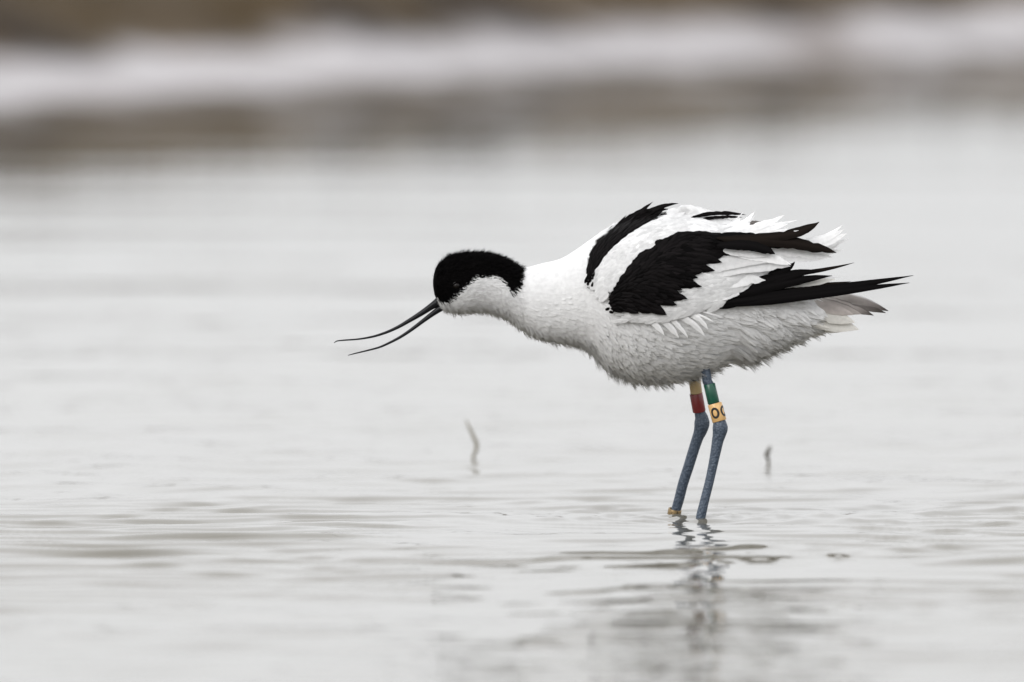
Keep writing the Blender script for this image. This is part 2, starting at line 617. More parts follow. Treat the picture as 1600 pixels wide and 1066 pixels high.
# dry grass and herbs on the bank: nobody could count it
mb = MB()
k = 9000
bx = rng.uniform(-4.5, 4.5, k * 3)
by = shore_y(bx) + rng.uniform(2.2, 15, k * 3)
e2 = (by - shore_y(bx)) * 0.58 + 0.42 * fbm(bx, by, 21, 1.3, 4)
dens = sstep(1.5, 2.6, e2) * (0.25 + 0.75 * sstep(-0.4, 0.9, fbm(bx, by, 71, 0.8, 3)))
keep = rng.random(k * 3) < dens
bx, by = bx[keep][:k], by[keep][:k]
k = len(bx)
bz = land_z(bx, by)
hgt = rng.uniform(0.02, 0.075, k) * (0.6 + 0.8 * rng.random(k))
th = rng.uniform(0, 6.283, k)
ln = rng.uniform(0.1, 0.8, k)
wdt = rng.uniform(0.003, 0.007, k)
V = np.zeros((k, 5, 3))
base = np.stack([bx, by, bz - 0.005], 1)
dirv = np.stack([np.cos(th), np.sin(th), np.zeros(k)], 1)
sdv = np.stack([-np.sin(th), np.cos(th), np.zeros(k)], 1)
up = np.array([0, 0, 1.0])
V[:, 0] = base - sdv * wdt[:, None]
V[:, 1] = base + sdv * wdt[:, None]
mid = base + up * (hgt * 0.6)[:, None] + dirv * (hgt * ln * 0.3)[:, None]
V[:, 2] = mid + sdv * (wdt * 0.8)[:, None]
V[:, 3] = mid - sdv * (wdt * 0.8)[:, None]
V[:, 4] = base + up * hgt[:, None] + dirv * (hgt * ln)[:, None]
gc = np.where(rng.random((k, 1)) < 0.5, np.array([[0.070, 0.049, 0.022]]), np.array([[0.032, 0.021, 0.010]])) * rng.uniform(0.7, 1.3, (k, 1))
ff = []
for i in range(k):
    ff += [(5 * i, 5 * i + 1, 5 * i + 2, 5 * i + 3), (5 * i + 3, 5 * i + 2, 5 * i + 4)]
mb.add(V.reshape(-1, 3), ff, np.repeat(gc, 5, 0))
m, t, p, o = new_mat('dry_grass')
at = t.nodes.new('ShaderNodeAttribute')
at.attribute_name = 'col'
t.links.new(at.outputs['Color'], p.inputs['Base Color'])
p.inputs['Roughness'].default_value = 0.85
gr = mb.build('dry_grass', m, world=True)
tag(gr, 'brown dry grass and low herbs covering the bank behind the pale mud', 'grass')
gr['kind'] = 'stuff'

# ------------------------------------------------------------------ the bird
root_w = P((1075, 811, depth_on_water(811)))
avocet = bpy.data.objects.new('avocet', None)
avocet.location = root_w
COL.objects.link(avocet)
ORIGIN['avocet'] = root_w
tag(avocet, 'black and white wading bird with a long open bill standing in shallow water', 'bird')

BX = [676.5, 678, 681, 685, 690, 696, 703, 716, 730, 744, 761, 778, 793, 804, 818, 845, 874, 897, 917, 931, 945, 960, 985, 1010, 1040, 1070, 1100, 1140, 1165, 1200, 1225, 1250, 1280, 1300]
BT = [438, 428, 419, 413, 408, 403, 399, 396, 394.5, 394, 395, 399, 405, 411, 418, 412, 405, 392, 378, 368, 358, 351, 342, 336, 333, 333, 338, 354, 376, 404, 422, 440, 458, 470]
BB = [446, 456, 466, 475, 482, 485.5, 487, 489, 488, 486.5, 488, 493, 499, 507, 516, 529, 535, 540, 548, 559, 571, 579, 589, 592, 593, 588, 581, 562, 554, 538, 526, 518, 506, 494]
BW = [4, 9, 15, 20, 24, 27, 30, 34, 36, 36.5, 36, 36, 37, 37.5, 38.5, 43, 50, 59, 69, 77, 84, 89, 95, 97, 97, 94, 87, 74, 64, 52, 43, 34, 22, 8]


def body_dims(x):
    return smooth_interp(BX, BT, x), smooth_interp(BX, BB, x), smooth_interp(BX, BW, x)


def body_pt(x, ph):
    tp, bt, bw = body_dims(x)
    cy, a = (tp + bt) / 2, (bt - tp) / 2
    return np.stack([x, cy + a * np.sin(ph), bw * np.cos(ph)], -1)


def body_frame(x, ph):
    e = 0.6
    pt = body_pt(x, ph)
    ex = unit(body_pt(np.minimum(x + 2.0, 1300), ph) - body_pt(np.maximum(x - 2.0, 676.5), ph))
    ep = unit(body_pt(x, ph + 0.03) - body_pt(x, ph - 0.03))
    n = unit(np.cross(ex, ep))
    c0 = pt.copy()
    tp, bt, _ = body_dims(x)
    c0[..., 1] -= (tp + bt) / 2
    c0[..., 0] = 0
    flip = np.sign(np.sum(n * c0, -1))
    flip[flip == 0] = 1
    return pt, ex, ep, n * flip[..., None]


def surf_d(x, y):
    """depth of the flank at a point of the side view"""
    x, y = np.asarray(x, float), np.asarray(y, float)
    tp, bt, bw = body_dims(x)
    q = (y - (tp + bt) / 2) / ((bt - tp) / 2)
    return bw * np.sqrt(np.clip(1 - q * q, 0.03, 1))


CAP = [(640, 464), (684, 466), (690, 473), (696, 473), (701.7, 470), (706.2, 465.6), (715.2, 456.8), (726.4, 447.5), (734.3, 440.8),
       (738, 435), (743.3, 431.5), (755.7, 433.6), (767, 431.4), (778.2, 433), (786, 440.8), (794, 451), (799.5, 459),
       (806.3, 454.5), (812.5, 443), (816, 428.4), (817, 416), (817, 380), (640, 380)]

SCAP = [(919, 441), (917, 428), (919, 412), (924, 392), (932, 376), (941, 368), (951, 361), (960, 354), (968, 348), (980, 341), (992, 335),
        (1004, 329), (1018, 325), (1034, 324), (1040, 328), (1024, 340), (1005, 350), (988, 360), (972, 371), (958, 383), (948, 394), (940, 404), (934, 414), (929, 428), (926, 442)]

# --- body: base volume and short plumage in one mesh
mb = MB()
xs = np.concatenate([np.linspace(676.5, 700, 26)[:-1], np.linspace(700, 830, 66)[:-1], np.linspace(830, 1300, 120)])
na = 72
phs = np.linspace(0, 2 * np.pi, na, endpoint=False)
XX, PH = np.meshgrid(xs, phs, indexing='ij')
V = body_pt(XX.ravel(), PH.ravel())
cap_in = in_poly(CAP, V[:, 0], V[:, 1]) | in_poly(SCAP, V[:, 0], V[:, 1])
cc = np.where(cap_in[:, None], BLACK, WHITE)
n = len(xs)
f = [(i * na + j, i * na + (j + 1) % na, (i + 1) * na + (j + 1) % na, (i + 1) * na + j) for i in range(n - 1) for j in range(na)]
f.append(tuple(range(na))[::-1])
f.append(tuple((n - 1) * na + j for j in range(na)))
_, _, _, nn = body_frame(XX.ravel(), PH.ravel())
mb.add(V, f, cc, nn)


WINGMASK = [(940, 440), (950, 402), (985, 372), (1020, 350), (1060, 336), (1110, 340), (1165, 372), (1215, 392), (1230, 415), (1190, 430), (1145, 460), (1130, 474), (1060, 486), (1000, 490), (962, 488), (950, 470)]


def plume(x, ph, L, wd, lift, droop, grav, jit, nmix=0.78, clump=0, colf=None, cpull=0.5, curv=0.0):
    pt, ex, ep, nn = body_frame(x, ph)
    ok = ~in_poly(WINGMASK, pt[:, 0], pt[:, 1])
    x, ph, L, wd, lift, droop = (q[ok] for q in (x, ph, L, wd, lift, droop))
    pt, ex, ep, nn = pt[ok], ex[ok], ep[ok], nn[ok]
    down = np.array([0, 1.0, 0])
    tdir = ex + down * droop[:, None] + jit * rng.standard_normal(pt.shape)
    inward = np.minimum(0, np.sum(tdir * nn, -1))
    tdir = unit(tdir - nn * inward[:, None])
    pull = None
    if clump:
        ci = rng.choice(len(x), clump, replace=False)
        cp = pt[ci]
        near = np.empty(len(x), int)
        for a in range(0, len(x), 3000):
            d2 = ((pt[a:a + 3000, None] - cp[None])**2).sum(-1)
            near[a:a + 3000] = d2.argmin(1)
        tl = L[ci] * 1.05
        ctip = cp + tdir[ci] * tl[:, None] + nn[ci] * (tl * lift[ci])[:, None]
        mytip = pt + tdir * L[:, None]
        pull = (ctip[near] - mytip) * cpull
    if colf is None:
        inside = in_poly(CAP, pt[:, 0] + 1.2 * rng.standard_normal(len(x)), pt[:, 1] + 1.2 * rng.standard_normal(len(x)))
        inside |= in_poly(SCAP, pt[:, 0] + 1.5 * rng.standard_normal(len(x)), pt[:, 1] + 1.5 * rng.standard_normal(len(x)))
        base = np.where(inside[:, None], BLACK[None] * rng.uniform(0.6, 1.8, (len(x), 1)), WHITE[None] * rng.uniform(0.955, 1.035, (len(x), 1)))
    else:
        base = colf(pt)
    barbs(mb, pt, tdir, nn, L, wd, lift, np.minimum(base, 0.94), grav, nmix, pull, curv)


def rand_x(lo, hi, k):
    """x positions weighted by girth"""
    x = rng.uniform(lo, hi, k * 3)
    tp, bt, bw = body_dims(x)
    g = bt - tp + 2 * bw
    return x[rng.random(k * 3) < g / g.max()][:k]


def pas(lo, hi, k, p0, p1, L0, L1, w0, w1, l0, l1, droop, grav=0.0, jit=0.1, nmix=0.92, clump=0, cpull=0.5, curv=0.0):
    x = rand_x(lo, hi, k)
    k = len(x)
    U = rng.uniform
    plume(x, U(p0, p1, k), U(L0, L1, k), U(w0, w1, k), l0 + (l1 - l0) * U(0, 1, k)**1.5, np.interp(x, *droop) if isinstance(droop, tuple) else np.full(k, droop), grav, jit, nmix, clump, None, cpull, curv)


BR = ([925, 950, 1000, 1060, 1150, 1200], [0.5, 0.9, 0.7, 0.3, 0.45, 0.7])
pas(677, 814, 17000, 0, 6.2832, 5, 9, 0.40, 0.7, 0.08, 0.50, 0.10, 0, 0.14, 0.88)
pas(690, 800, 1300, 0.8, 2.4, 5, 9.5, 0.6, 1.0, 0.3, 0.75, 0.20, 0, 0.16, 0.96, 300, 0.6)
pas(800, 935, 1500, 0.9, 2.3, 7, 15, 0.7, 1.2, 0.08, 0.48, 0.30, 0, 0.14, 0.97, 260, 0.7)
pas(682, 815, 1700, 3.6, 5.9, 4.5, 8.5, 0.6, 1.0, 0.35, 0.85, 0.0, 0, 0.16, 0.9, 600, 0.5)
pas(805, 935, 7000, 0, 6.2832, 8, 14, 1.0, 1.8, 0.01, 0.06, 0.25, 0, 0.12, 0.985, 0, 0.5, 0.011)
pas(805, 935, 4000, 0, 6.2832, 8, 14, 0.45, 0.8, 0.02, 0.09, 0.25, 0, 0.13, 0.98, 0, 0.5, 0.010)
pas(925, 1200, 8000, -0.3, 3.5, 16, 27, 1.8, 3.6, 0.0, 0.03, BR, 0.015, 0.08, 0.992, 0, 0.5, 0.0085)
pas(925, 1200, 1600, -0.3, 3.5, 16, 30, 0.8, 1.3, 0.0, 0.06, BR, 0.02, 0.12, 0.985, 500, 0.2, 0.006)
pas(925, 1215, 2300, 1.2, 1.9, 14, 26, 0.5, 0.85, 0.04, 0.34, BR, 0.02, 0.10, 0.97, 190, 0.8)     # loose tufts that break the belly line
pas(940, 1290, 5000, 3.3, 6.2, 14, 26, 0.8, 1.3, 0.0, 0.10, 0.0, 0, 0.10, 0.92, 350)            # back and rump
pas(1225, 1298, 3500, -1.1, 1.6, 16, 34, 0.5, 0.9, 0.0, 0.10, 0.16, 0.02, 0.14, 0.97, 60, 0.2)
pas(1150, 1285, 6000, -0.5, 3.2, 20, 36, 1.2, 2.6, 0.0, 0.26, ([1150, 1200, 1300], [0.55, 0.6, 0.2]), 0.04, 0.12, 0.98, 90, 0.4, 0.006)   # vent and undertail fluff
pas(1135, 1290, 1500, 0.9, 2.1, 16, 30, 0.6, 1.0, 0.06, 0.42, ([1150, 1200, 1300], [0.6, 0.65, 0.25]), 0.03, 0.10, 0.97, 130, 0.75)
body = mb.build('body', M_PLUME, avocet)

# --- bill
def dd(pts, d):
    return [(a, b, d) for a, b in pts]


mb = MB()
tube(mb, dd([(694, 462), (684, 472), (672.5, 480), (658, 489.8), (638, 502), (620.8, 511.8), (600.6, 520.6), (580.5, 526.6), (557.5, 530.3), (534.5, 532.0), (526, 533.2), (522, 536)], 0),
     [7.5, 6.6, 5.2, 4.2, 3.2, 2.6, 2.1, 1.7, 1.35, 1.1, 0.9, 0.5], 14, 4, squash=0.9)
tube(mb, [(681, 472.5, 4.8), (674, 477.5, 4.6), (666, 483.5, 3.9)], [0.5, 0.9, 0.4], 6, 3)
mb.build('upper_mandible', M_BILL, avocet)
mb = MB()
tube(mb, dd([(700, 475), (689, 481.5), (678, 489), (661, 501.6), (643.8, 514.6), (626.5, 526.2), (609.3, 535.4), (592, 543), (571.9, 548.3), (551.8, 553.2), (543.7, 555.4)], 0),
     [6.5, 5.2, 4.2, 3.2, 2.7, 2.3, 1.9, 1.6, 1.25, 0.9, 0.5], 14, 4, squash=0.9)
mb.build('lower_mandible', M_BILL, avocet)

# --- eyes
for sg in (1, -1):
    ex_, ey_ = 714.0, 446.5
    ed = float(surf_d(ex_, ey_)) - 3.4
    mb = MB()
    la, lo = 12, 20
    vv, ff = [(ex_, ey_, sg * (ed + 5.6))], []
    for i in range(1, la):
        for j in range(lo):
            a, b_ = math.pi * 0.5 * i / (la - 1), 2 * math.pi * j / lo
            vv.append((ex_ + 6.6 * math.sin(a) * math.cos(b_), ey_ + 5.4 * math.sin(a) * math.sin(b_), sg * (ed + 5.6 * math.cos(a))))
    for j in range(lo):
        ff.append((0, 1 + j, 1 + (j + 1) % lo))
        for i in range(la - 2):
            a = 1 + i * lo
            ff.append((a + j, a + lo + j, a + lo + (j + 1) % lo, a + (j + 1) % lo))
    mb.add(vv, ff)
    eye = mb.build('eye', M_EYE, avocet)
    mb = MB()
    for a0, a1, rr in ((-165, -25, 0.55), (5, 100, 0.6)):
        tube(mb, [(ex_ + 7.2 * math.cos(math.radians(a)) + 0.5, ey_ + 6.0 * math.sin(math.radians(a)), sg * (ed + 2.9 + 0.6 * math.sin(math.radians((a - a0) / (a1 - a0) * 180))))
                  for a in np.linspace(a0, a1, 7)], [0.2, rr, rr, rr, rr, rr, 0.2], 6, 2)
    mb.build('eyelid', M_LID, eye)


# --- feather fields
def patch(mb, poly, step, ang, L, W, col, off, lift, ns=9, sign=1, jit=0.08, point=0.6, lmin=0.35, rag=0.06, edge=None, soft=0.0, camber=0.25):
    poly = np.asarray(poly, float)
    x0, y0 = poly.min(0)
    x1, y1 = poly.max(0)
    pts = []
    row = 0
    y = y0
    while y <= y1:
        x = x0 + (row % 2) * step * 0.5
        while x <= x1:
            pts.append((x + rng.uniform(-0.3, 0.3) * step, y + rng.uniform(-0.3, 0.3) * step))
            x += step
        y += step * 0.6
        row += 1
    pts = np.array(pts)
    pts = pts[in_poly(poly, pts[:, 0], pts[:, 1])]
    for (tx_, ty_) in pts:
        a = ang(tx_, ty_) + jit * rng.standard_normal()
        l = (L(tx_, ty_) if callable(L) else L) * rng.uniform(0.85, 1.15)
        wv = (W(tx_, ty_) if callable(W) else W) * rng.uniform(0.85, 1.15)
        ca, sa = math.cos(a), math.sin(a)
        fr = 1.0
        for q in (0.3, 0.45, 0.6, 0.8, 1.0):
            if not in_poly(poly, np.array([tx_ - ca * l * q]), np.array([ty_ - sa * l * q]))[0]:
                fr = max(lmin, q - 0.15)
                break
        l *= fr
        wv *= max(fr, 0.55)
        rx, ry_ = tx_ - ca * l, ty_ - sa * l
        mx_, my_ = (tx_ + rx) / 2, (ty_ + ry_) / 2
        e = 3.0
        D = lambda px, py: float(surf_d(px, py)) + off
        gxn = (D(mx_ + e, my_) - D(mx_ - e, my_)) / (2 * e)
        gyn = (D(mx_, my_ + e) - D(mx_, my_ - e)) / (2 * e)
        nn_ = np.array([-gxn, -gyn, 1.0])
        nn_ = nn_ / np.linalg.norm(nn_)
        nn_[2] *= sign
        dr_, dm, dt = D(rx, ry_), D(mx_, my_), D(tx_, ty_)
        cl = col(tx_, ty_) if callable(col) else col
        feather(mb, (rx, ry_, sign * dr_), (mx_, my_ + rng.uniform(-1, 1), sign * (2 * dm - (dr_ + dt) / 2 + lift * 0.7)), (tx_, ty_, sign * (dt + lift)),
                wv, cl, nn_, ns, point, camber, rag, edge, None, soft)


WPUFF = [(929, 434), (937, 416), (949, 397), (964, 384), (987, 366), (1012, 352), (1042, 337), (1066, 326), (1090, 326), (1112, 336), (1140, 350), (1158, 362), (1160, 369),
         (1120, 368), (1072, 366), (1056, 366), (1030, 378), (1008, 398), (986, 420), (968, 440), (956, 458), (950, 462), (940, 450)]
COVERT = [(1060, 361), (1052, 366), (1034, 373), (1015, 391), (993, 408), (977.5, 425), (962.5, 447.5), (951, 466), (951, 478), (956, 489), (963, 492), (981, 491), (998, 489), (1012, 486),
          (1030, 483), (1042, 474), (1060, 462), (1076, 447), (1092, 434), (1108, 419), (1122, 404), (1140, 394), (1160, 384), (1172, 377), (1160, 370), (1142.6, 365.5), (1112, 366), (1088, 364), (1066, 366)]
GREATER = [((975, 466), (1012, 472), (1041.5, 492.5), 9.5), ((985, 452), (1035, 456), (1074, 467), 10.5), ((1000, 440), (1052, 436), (1096.5, 448), 9.5), ((1020, 424), (1072, 412), (1117, 423), 9.5),
           ((1038, 410), (1088, 398), (1128, 410), 9), ((1055, 396), (1105, 384), (1144, 399), 9), ((1075, 386), (1122, 374), (1160, 391), 9), ((1090, 378), (1140, 366), (1181, 386), 8.5),
           ((980, 474), (1000, 480), (1020, 489), 7), ((962, 474), (980, 480), (998, 490), 6.5), ((990, 460), (1022, 464), (1058, 477), 8), ((1012, 432), (1050, 428), (1084, 438), 8)]


def cov_ang(x, y):
    e = ((x - 951) * 105 + (y - 466) * 109) / 151.0
    inner = 0.40 * np.clip((y - 372) / 100, 0, 1) + 0.03 - 0.08 * np.clip((x - 1100) / 60, 0, 1)
    k = np.clip(e / 34.0, 0, 1)
    return -0.72 * (1 - k) + inner * k


def scap_ang(x, y):
    return -np.interp(x, [918, 935, 960, 1000, 1040], [1.35, 1.05, 0.80, 0.58, 0.35])


def wsec_ang(x, y):
    return -0.30 + 0.34 * np.clip((1240 - x) / 240, 0, 1) - 0.12 * np.clip((y - 440) / 50, 0, 1) + 0.25 * np.clip((x - 1170) / 60, 0, 1) * np.clip((430 - y) / 30, 0, 1)


def puff_ang(x, y):
    return -np.interp(x, [925, 945, 980, 1030, 1090, 1150], [0.9, 0.75, 0.6, 0.42, 0.05, -0.25])


def black(x, y):
    return BLACK * rng.uniform(0.4, 2.0)


def white(x, y):
    return np.minimum(WHITE * rng.uniform(0.90, 1.0), 0.92)


# (root, ctrl, tip, W, d_root, d_tip, colour)
PRIM = [
    ((1120, 474), (1290, 455), (1427, 430.5), 8.5, 66, 14, BLACK),
    ((1122, 478), (1300, 457), (1421, 442), 8.0, 68, 18, BLACK),
    ((1128, 468), (1230, 452), (1329, 440), 7.5, 60, 12, BROWN),
    ((1134, 470), (1200, 458), (1262, 452), 8, 70, 44, BLACK),
    ((1136, 464), (1240, 436), (1300, 431), 9, 68, 30, BLACK),
    ((1150, 458), (1215, 426), (1284, 423), 10, 68, 36, BLACK),
    ((1160, 456), (1220, 434), (1262, 426), 11, 70, 42, BLACK),
    ((1195, 432), (1270, 428), (1335, 410.5), 4.0, 50, 16, BROWN),
    ((1200, 428), (1232, 424), (1242, 409), 6.5, 56, 44, BLACK),
    ((1122, 481), (1155, 474), (1186, 466), 5, 74, 60, BLACK),
]
TERT = [
    ((1120, 372), (1232, 378), (1280, 347), 8.5, 84, 30, BROWN),
    ((1130, 376), (1235, 370), (1307, 395), 10, 82, 32, BROWN * 0.9),
    ((1120, 378), (1190, 374), (1240, 383), 10, 84, 48, BLACK),
    ((1120, 384), (1180, 376), (1211, 397), 9, 88, 66, BLACK),
    ((1110, 374), (1160, 364), (1212, 378), 9, 84, 58, BLACK),
]
WSEC = [(962, 494), (985, 489), (1010, 486), (1040, 484), (1066, 464), (1088, 444), (1106, 424), (1124, 404), (1150, 394), (1172, 392), (1200, 396), (1228, 408), (1230, 416), (1205, 428), (1180, 442), (1155, 458),
        (1142, 470), (1110, 480), (1060, 492), (1035, 498), (1000, 503), (975, 501)]
SECO = [
    ((1085, 425), (1160, 400), (1226, 402), 11, 76, 54, WHITE * 0.97),
    ((1085, 432), (1165, 408), (1235, 416), 12, 74, 50, WHITE * 0.95),
    ((1060, 450), (1140, 432), (1196, 438), 13, 80, 62, WHITE),
    ((1040, 468), (1110, 456), (1160, 458), 13, 84, 70, WHITE),
    ((1130, 392), (1170, 390), (1200, 400), 9, 80, 64, WHITE),
    ((1150, 398), (1200, 398), (1236, 414), 8, 74, 54, WHITE),
    ((1180, 388), (1240, 392), (1302, 402), 8.5, 60, 26, WHITE),
    ((1190, 394), (1230, 402), (1290, 404), 8.0, 60, 30, WHITE),
    ((1205, 386), (1268, 392), (1323, 365), 9.0, 52, 14, WHITE),
    ((1210, 384), (1268, 388), (1318, 359), 8.0, 50, 14, WHITE),
    ((1205, 388), (1268, 396), (1316, 374), 9.0, 48, 12, WHITE),
    ((1225, 388), (1280, 392), (1326, 372), 6.0, 40, 4, WHITE),
    ((1225, 386), (1278, 384), (1316, 352), 4.5, 40, 4, WHITE),
    ((1225, 392), (1276, 400), (1318, 390), 5.0, 40, 2, WHITE),
    ((1150, 362), (1210, 352), (1246, 344), 2.2, 40, 10, WHITE),
    ((1175, 455), (1240, 440), (1318, 432), 2.6, 48, 8, WHITE),
    ((1200, 390), (1264, 398), (1310, 384), 8.0, 46, 12, WHITE),
    ((1200, 446), (1260, 444), (1306, 436), 6, 54, 22, CREAM),
]
LOOSE = [
    ((1135, 364), (1190, 356), (1226, 336), 6.0, 66, 40, WHITE),
    ((1145, 366), (1195, 362), (1231, 350), 5.0, 66, 42, WHITE),
    ((1150, 368), (1195, 366), (1232, 358), 4.0, 66, 44, WHITE),
    ((1165, 369), (1210, 370), (1248, 360), 4.0, 62, 44, WHITE),
    ((1130, 362), (1160, 358), (1172, 349), 5.0, 60, 40, WHITE),
    ((1135, 364), (1165, 360), (1188, 351), 6.0, 62, 42, WHITE),
    ((1140, 365), (1172, 362), (1200, 350), 5.0, 62, 42, WHITE),
    ((1145, 367), (1180, 364), (1211, 352), 4.5, 62, 42, WHITE),
    ((1080, 340), (1120, 328), (1166, 336), 3.6, 36, 16, BLACK),
    ((1090, 344), (1130, 336), (1160, 340), 2.8, 34, 18, BLACK),
    ((1095, 346), (1130, 342), (1152, 350), 6, 32, 18, WHITE),
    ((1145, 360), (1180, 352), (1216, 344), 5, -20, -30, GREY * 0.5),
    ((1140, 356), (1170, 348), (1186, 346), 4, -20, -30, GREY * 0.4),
]
FLANK = [
    ((1022, 494), (1045, 505), (1061, 528), 4.8, 98, 101, WHITE * 0.95),
    ((1040, 494), (1060, 505), (1075, 528), 3.6, 98, 101, WHITE * 0.95),
    ((1052, 492), (1082, 500), (1101, 525), 4.8, 97, 100, WHITE * 0.95),
    ((1072, 490), (1096, 496), (1106, 515), 3.8, 96, 99, WHITE * 0.95),
    ((1080, 488), (1100, 494), (1116, 504), 1.6, 95, 97, WHITE),
    ((1090, 486), (1112, 490), (1130, 497), 1.4, 93, 95, WHITE),
    ((1005, 495), (1024, 504), (1038, 524), 4.5, 98, 101, WHITE * 0.95),
]


def one(name, spec, sign, parent, nrm=(0, -0.35, 1.0), point=0.6, rag=0.05, edge=None, tipcol=None, dy=0.0, rootcol=None, soft=0.0, camber=0.18):
    r, c_, t_, W, d0, d1, cl = spec
    mbf = MB()
    if parent.name.startswith('wing'):
        d0 = max(d0, float(surf_d(*r)) + 7)
        dc = max(d0 * 0.45 + d1 * 0.55, float(surf_d(*c_)) + 9 if c_[0] < 1270 else 0)
        d1 = max(d1, float(surf_d(*t_)) + 9 if t_[0] < 1270 else 0)
    else:
        dc = d0 * 0.45 + d1 * 0.55
    nv = (nrm[0], nrm[1], nrm[2] * sign)
    feather(mbf, (r[0], r[1] + dy, sign * d0), (c_[0], c_[1] + dy, sign * dc), (t_[0], t_[1] + dy, sign * d1), W, cl, nv, 22, point, camber, rag, edge, tipcol, soft, rootcol)
    return mbf.build(name, M_DARK if cl[0] < 0.03 else M_PLUME, parent)


for sg in (1, -1):
    # the wing itself: its white lesser-covert field, with the black bar and each flight feather below it
    mb = MB()
    patch(mb, WPUFF, 8, puff_ang, 38, 10, white, 7, 1.5, 10, sg, 0.10, 0.4, 0.5, 0.03, None, 1.0, 0.12)
    patch(mb, WSEC, 10, wsec_ang, lambda x, y: 30 + 30 * np.clip((x - 980) / 120, 0, 1), lambda x, y: 5.5 + 4 * np.clip((x - 980) / 100, 0, 1), white, 8, 2.2, 12, sg, 0.14, 0.4, 0.5, 0.06, None, 0.8, 0.10)
    wing = mb.build('wing', M_PLUME, avocet)
    mb = MB()
    patch(mb, COVERT, 9.5, cov_ang, lambda x, y: 26 + 22 * np.clip((x - 960) / 110, 0, 1), lambda x, y: 4.5 + 5 * np.clip((x - 960) / 90, 0, 1), black, 11, 3.0, 10, sg, 0.07, 0.55, 0.35, 0.05,
          edge=BLACK * 2.2)
    for r, c_, t_, W in GREATER:
        dd_ = [float(surf_d(*q)) + o_ for q, o_ in ((r, 8), (c_, 16), (t_, 14))]
        feather(mb, (*r, sg * dd_[0]), (*c_, sg * dd_[1]), (*t_, sg * dd_[2]), W, BLACK * rng.uniform(0.8, 2.4), (0, -0.1, sg), 18, 0.42, 0.34, 0.04, BLACK * 3.2)
    mb.build('black_wing_coverts', M_DARK, wing)
    for sp in PRIM:
        one('primary_feather', sp, sg, wing, (0, -0.25, 1), 0.75, 0.03)
    for sp in TERT:
        one('tertial_feather', sp, sg, wing, (0, -0.5, 1), 0.35, 0.05)
    for sp in SECO:
        one('secondary_feather', sp, sg, wing, (0, -0.35, 1), 0.45, 0.05, soft=0.7, camber=0.08)
    mb = MB()
    for sp in FLANK:
        r, c_, t_, W, d0, d1, cl = sp
        feather(mb, (*r, sg * (d0 - 4)), (*c_, sg * (d0 + 4)), (*t_, sg * d1), W, cl, (0, 0.1, sg), 12, 0.45, 0.2, 0.05)
    mb.build('axillary_feathers', M_PLUME, wing)
    mb = MB()
    patch(mb, SCAP, 5.5, scap_ang, 30, 4.6, lambda x, y: (BLACK * rng.uniform(0.7, 2.0)) if rng.random() < np.interp(x, [917, 925, 950, 970], [1.1, 1.1, 1.1, 1.1]) else WHITE * 0.95, 6, 4.0, 9, sg, 0.12, 0.75, 0.4, 0.05)
    if sg == 1:
        for sp in (((990, 345), (1030, 318), (1060, 318), 5, 26, 14), ((985, 350), (1020, 325), (1046, 327), 5, 26, 14), ((978, 350), (1000, 330), (1020, 315.5), 4.5, 26, 14),
                   ((972, 356), (994, 335), (1012, 320), 4, 26, 16), ((958, 366), (974, 346), (985, 334), 4, 30, 18), ((952, 368), (966, 350), (979, 336), 3, 30, 18),
                   ((938, 385), (950, 362), (957, 352), 3, 34, 22)):
            r, c_, t_, W, d0, d1 = sp
            feather(mb, (*r, d0), (*c_, d0), (*t_, d1), W, BLACK * rng.uniform(0.8, 1.8), (-0.3, -0.5, 1), 14, 0.7, 0.2, 0.06)
    mb.build('scapular_feathers', M_DARK, avocet)

# --- loose white feathers of the ruffled back
for _ in range(48):
    x0 = rng.uniform(1122, 1198)
    l = rng.uniform(28, 56)
    a = -rng.uniform(0.08, 0.70)
    y0 = np.interp(x0, [1120, 1150, 1190], [352, 364, 370]) + rng.uniform(0, 5)
    LOOSE.append(((x0, y0), (x0 + l * 0.5, y0 + l * 0.36 * math.sin(a)), (x0 + l * math.cos(a), y0 + l * math.sin(a)), rng.uniform(1.6, 4.2), rng.uniform(10, 60), rng.uniform(5, 40), WHITE))
for sp in LOOSE:
    one('back_feather', sp, 1, avocet, (0, -0.5, 1), 0.5, 0.10)

# --- tail
mb = MB()
for k in range(70):
    x0, y0 = rng.uniform(1185, 1240), rng.uniform(470, 512)
    l = rng.uniform(45, 75)
    a = rng.uniform(0.02, 0.30)
    d0 = rng.uniform(-24, 30)
    feather(mb, (x0, y0, d0), (x0 + l * 0.5, y0 + l * 0.4 * math.sin(a), d0), (x0 + l * math.cos(a), y0 + l * math.sin(a), d0 * 0.6), rng.uniform(4, 7), CREAM * rng.uniform(0.95, 1.1), (0, 0.2, 1), 9, 0.6, 0.2, 0.08)
tail = mb.build('tail', M_PLUME, avocet)
TAIL = [
    ((1225, 455), (1310, 455), (1388, 486), 9, 22, 6, GREY * 1.15, WHITE),
    ((1220, 462), (1300, 462), (1384, 489), 8, 20, 8, GREY * 0.8, None),
    ((1215, 460), (1300, 466), (1365, 493), 8, 26, 12, GREY * 1.5, GREY * 0.5),
    ((1215, 466), (1290, 470), (1346, 491), 9, 30, 16, GREY * 1.45, GREY * 0.6),
    ((1210, 470), (1280, 474), (1334, 492), 9, 34, 20, GREY * 1.6, None),
    ((1205, 478), (1270, 482), (1336, 504), 13, 34, 20, CREAM, None),
    ((1200, 484), (1270, 495), (1342, 515), 14, 30, 14, CREAM, None),
    ((1200, 488), (1265, 500), (1322, 517), 12, 20, 6, CREAM, None),
]
for sp in TAIL:
    one('tail_feather', sp[:7], 1, tail, (0, -0.2, 1), 0.35, 0.04, sp[7], BROWN * 3 if sp[0][1] < 463 else None, 0.0, CREAM)
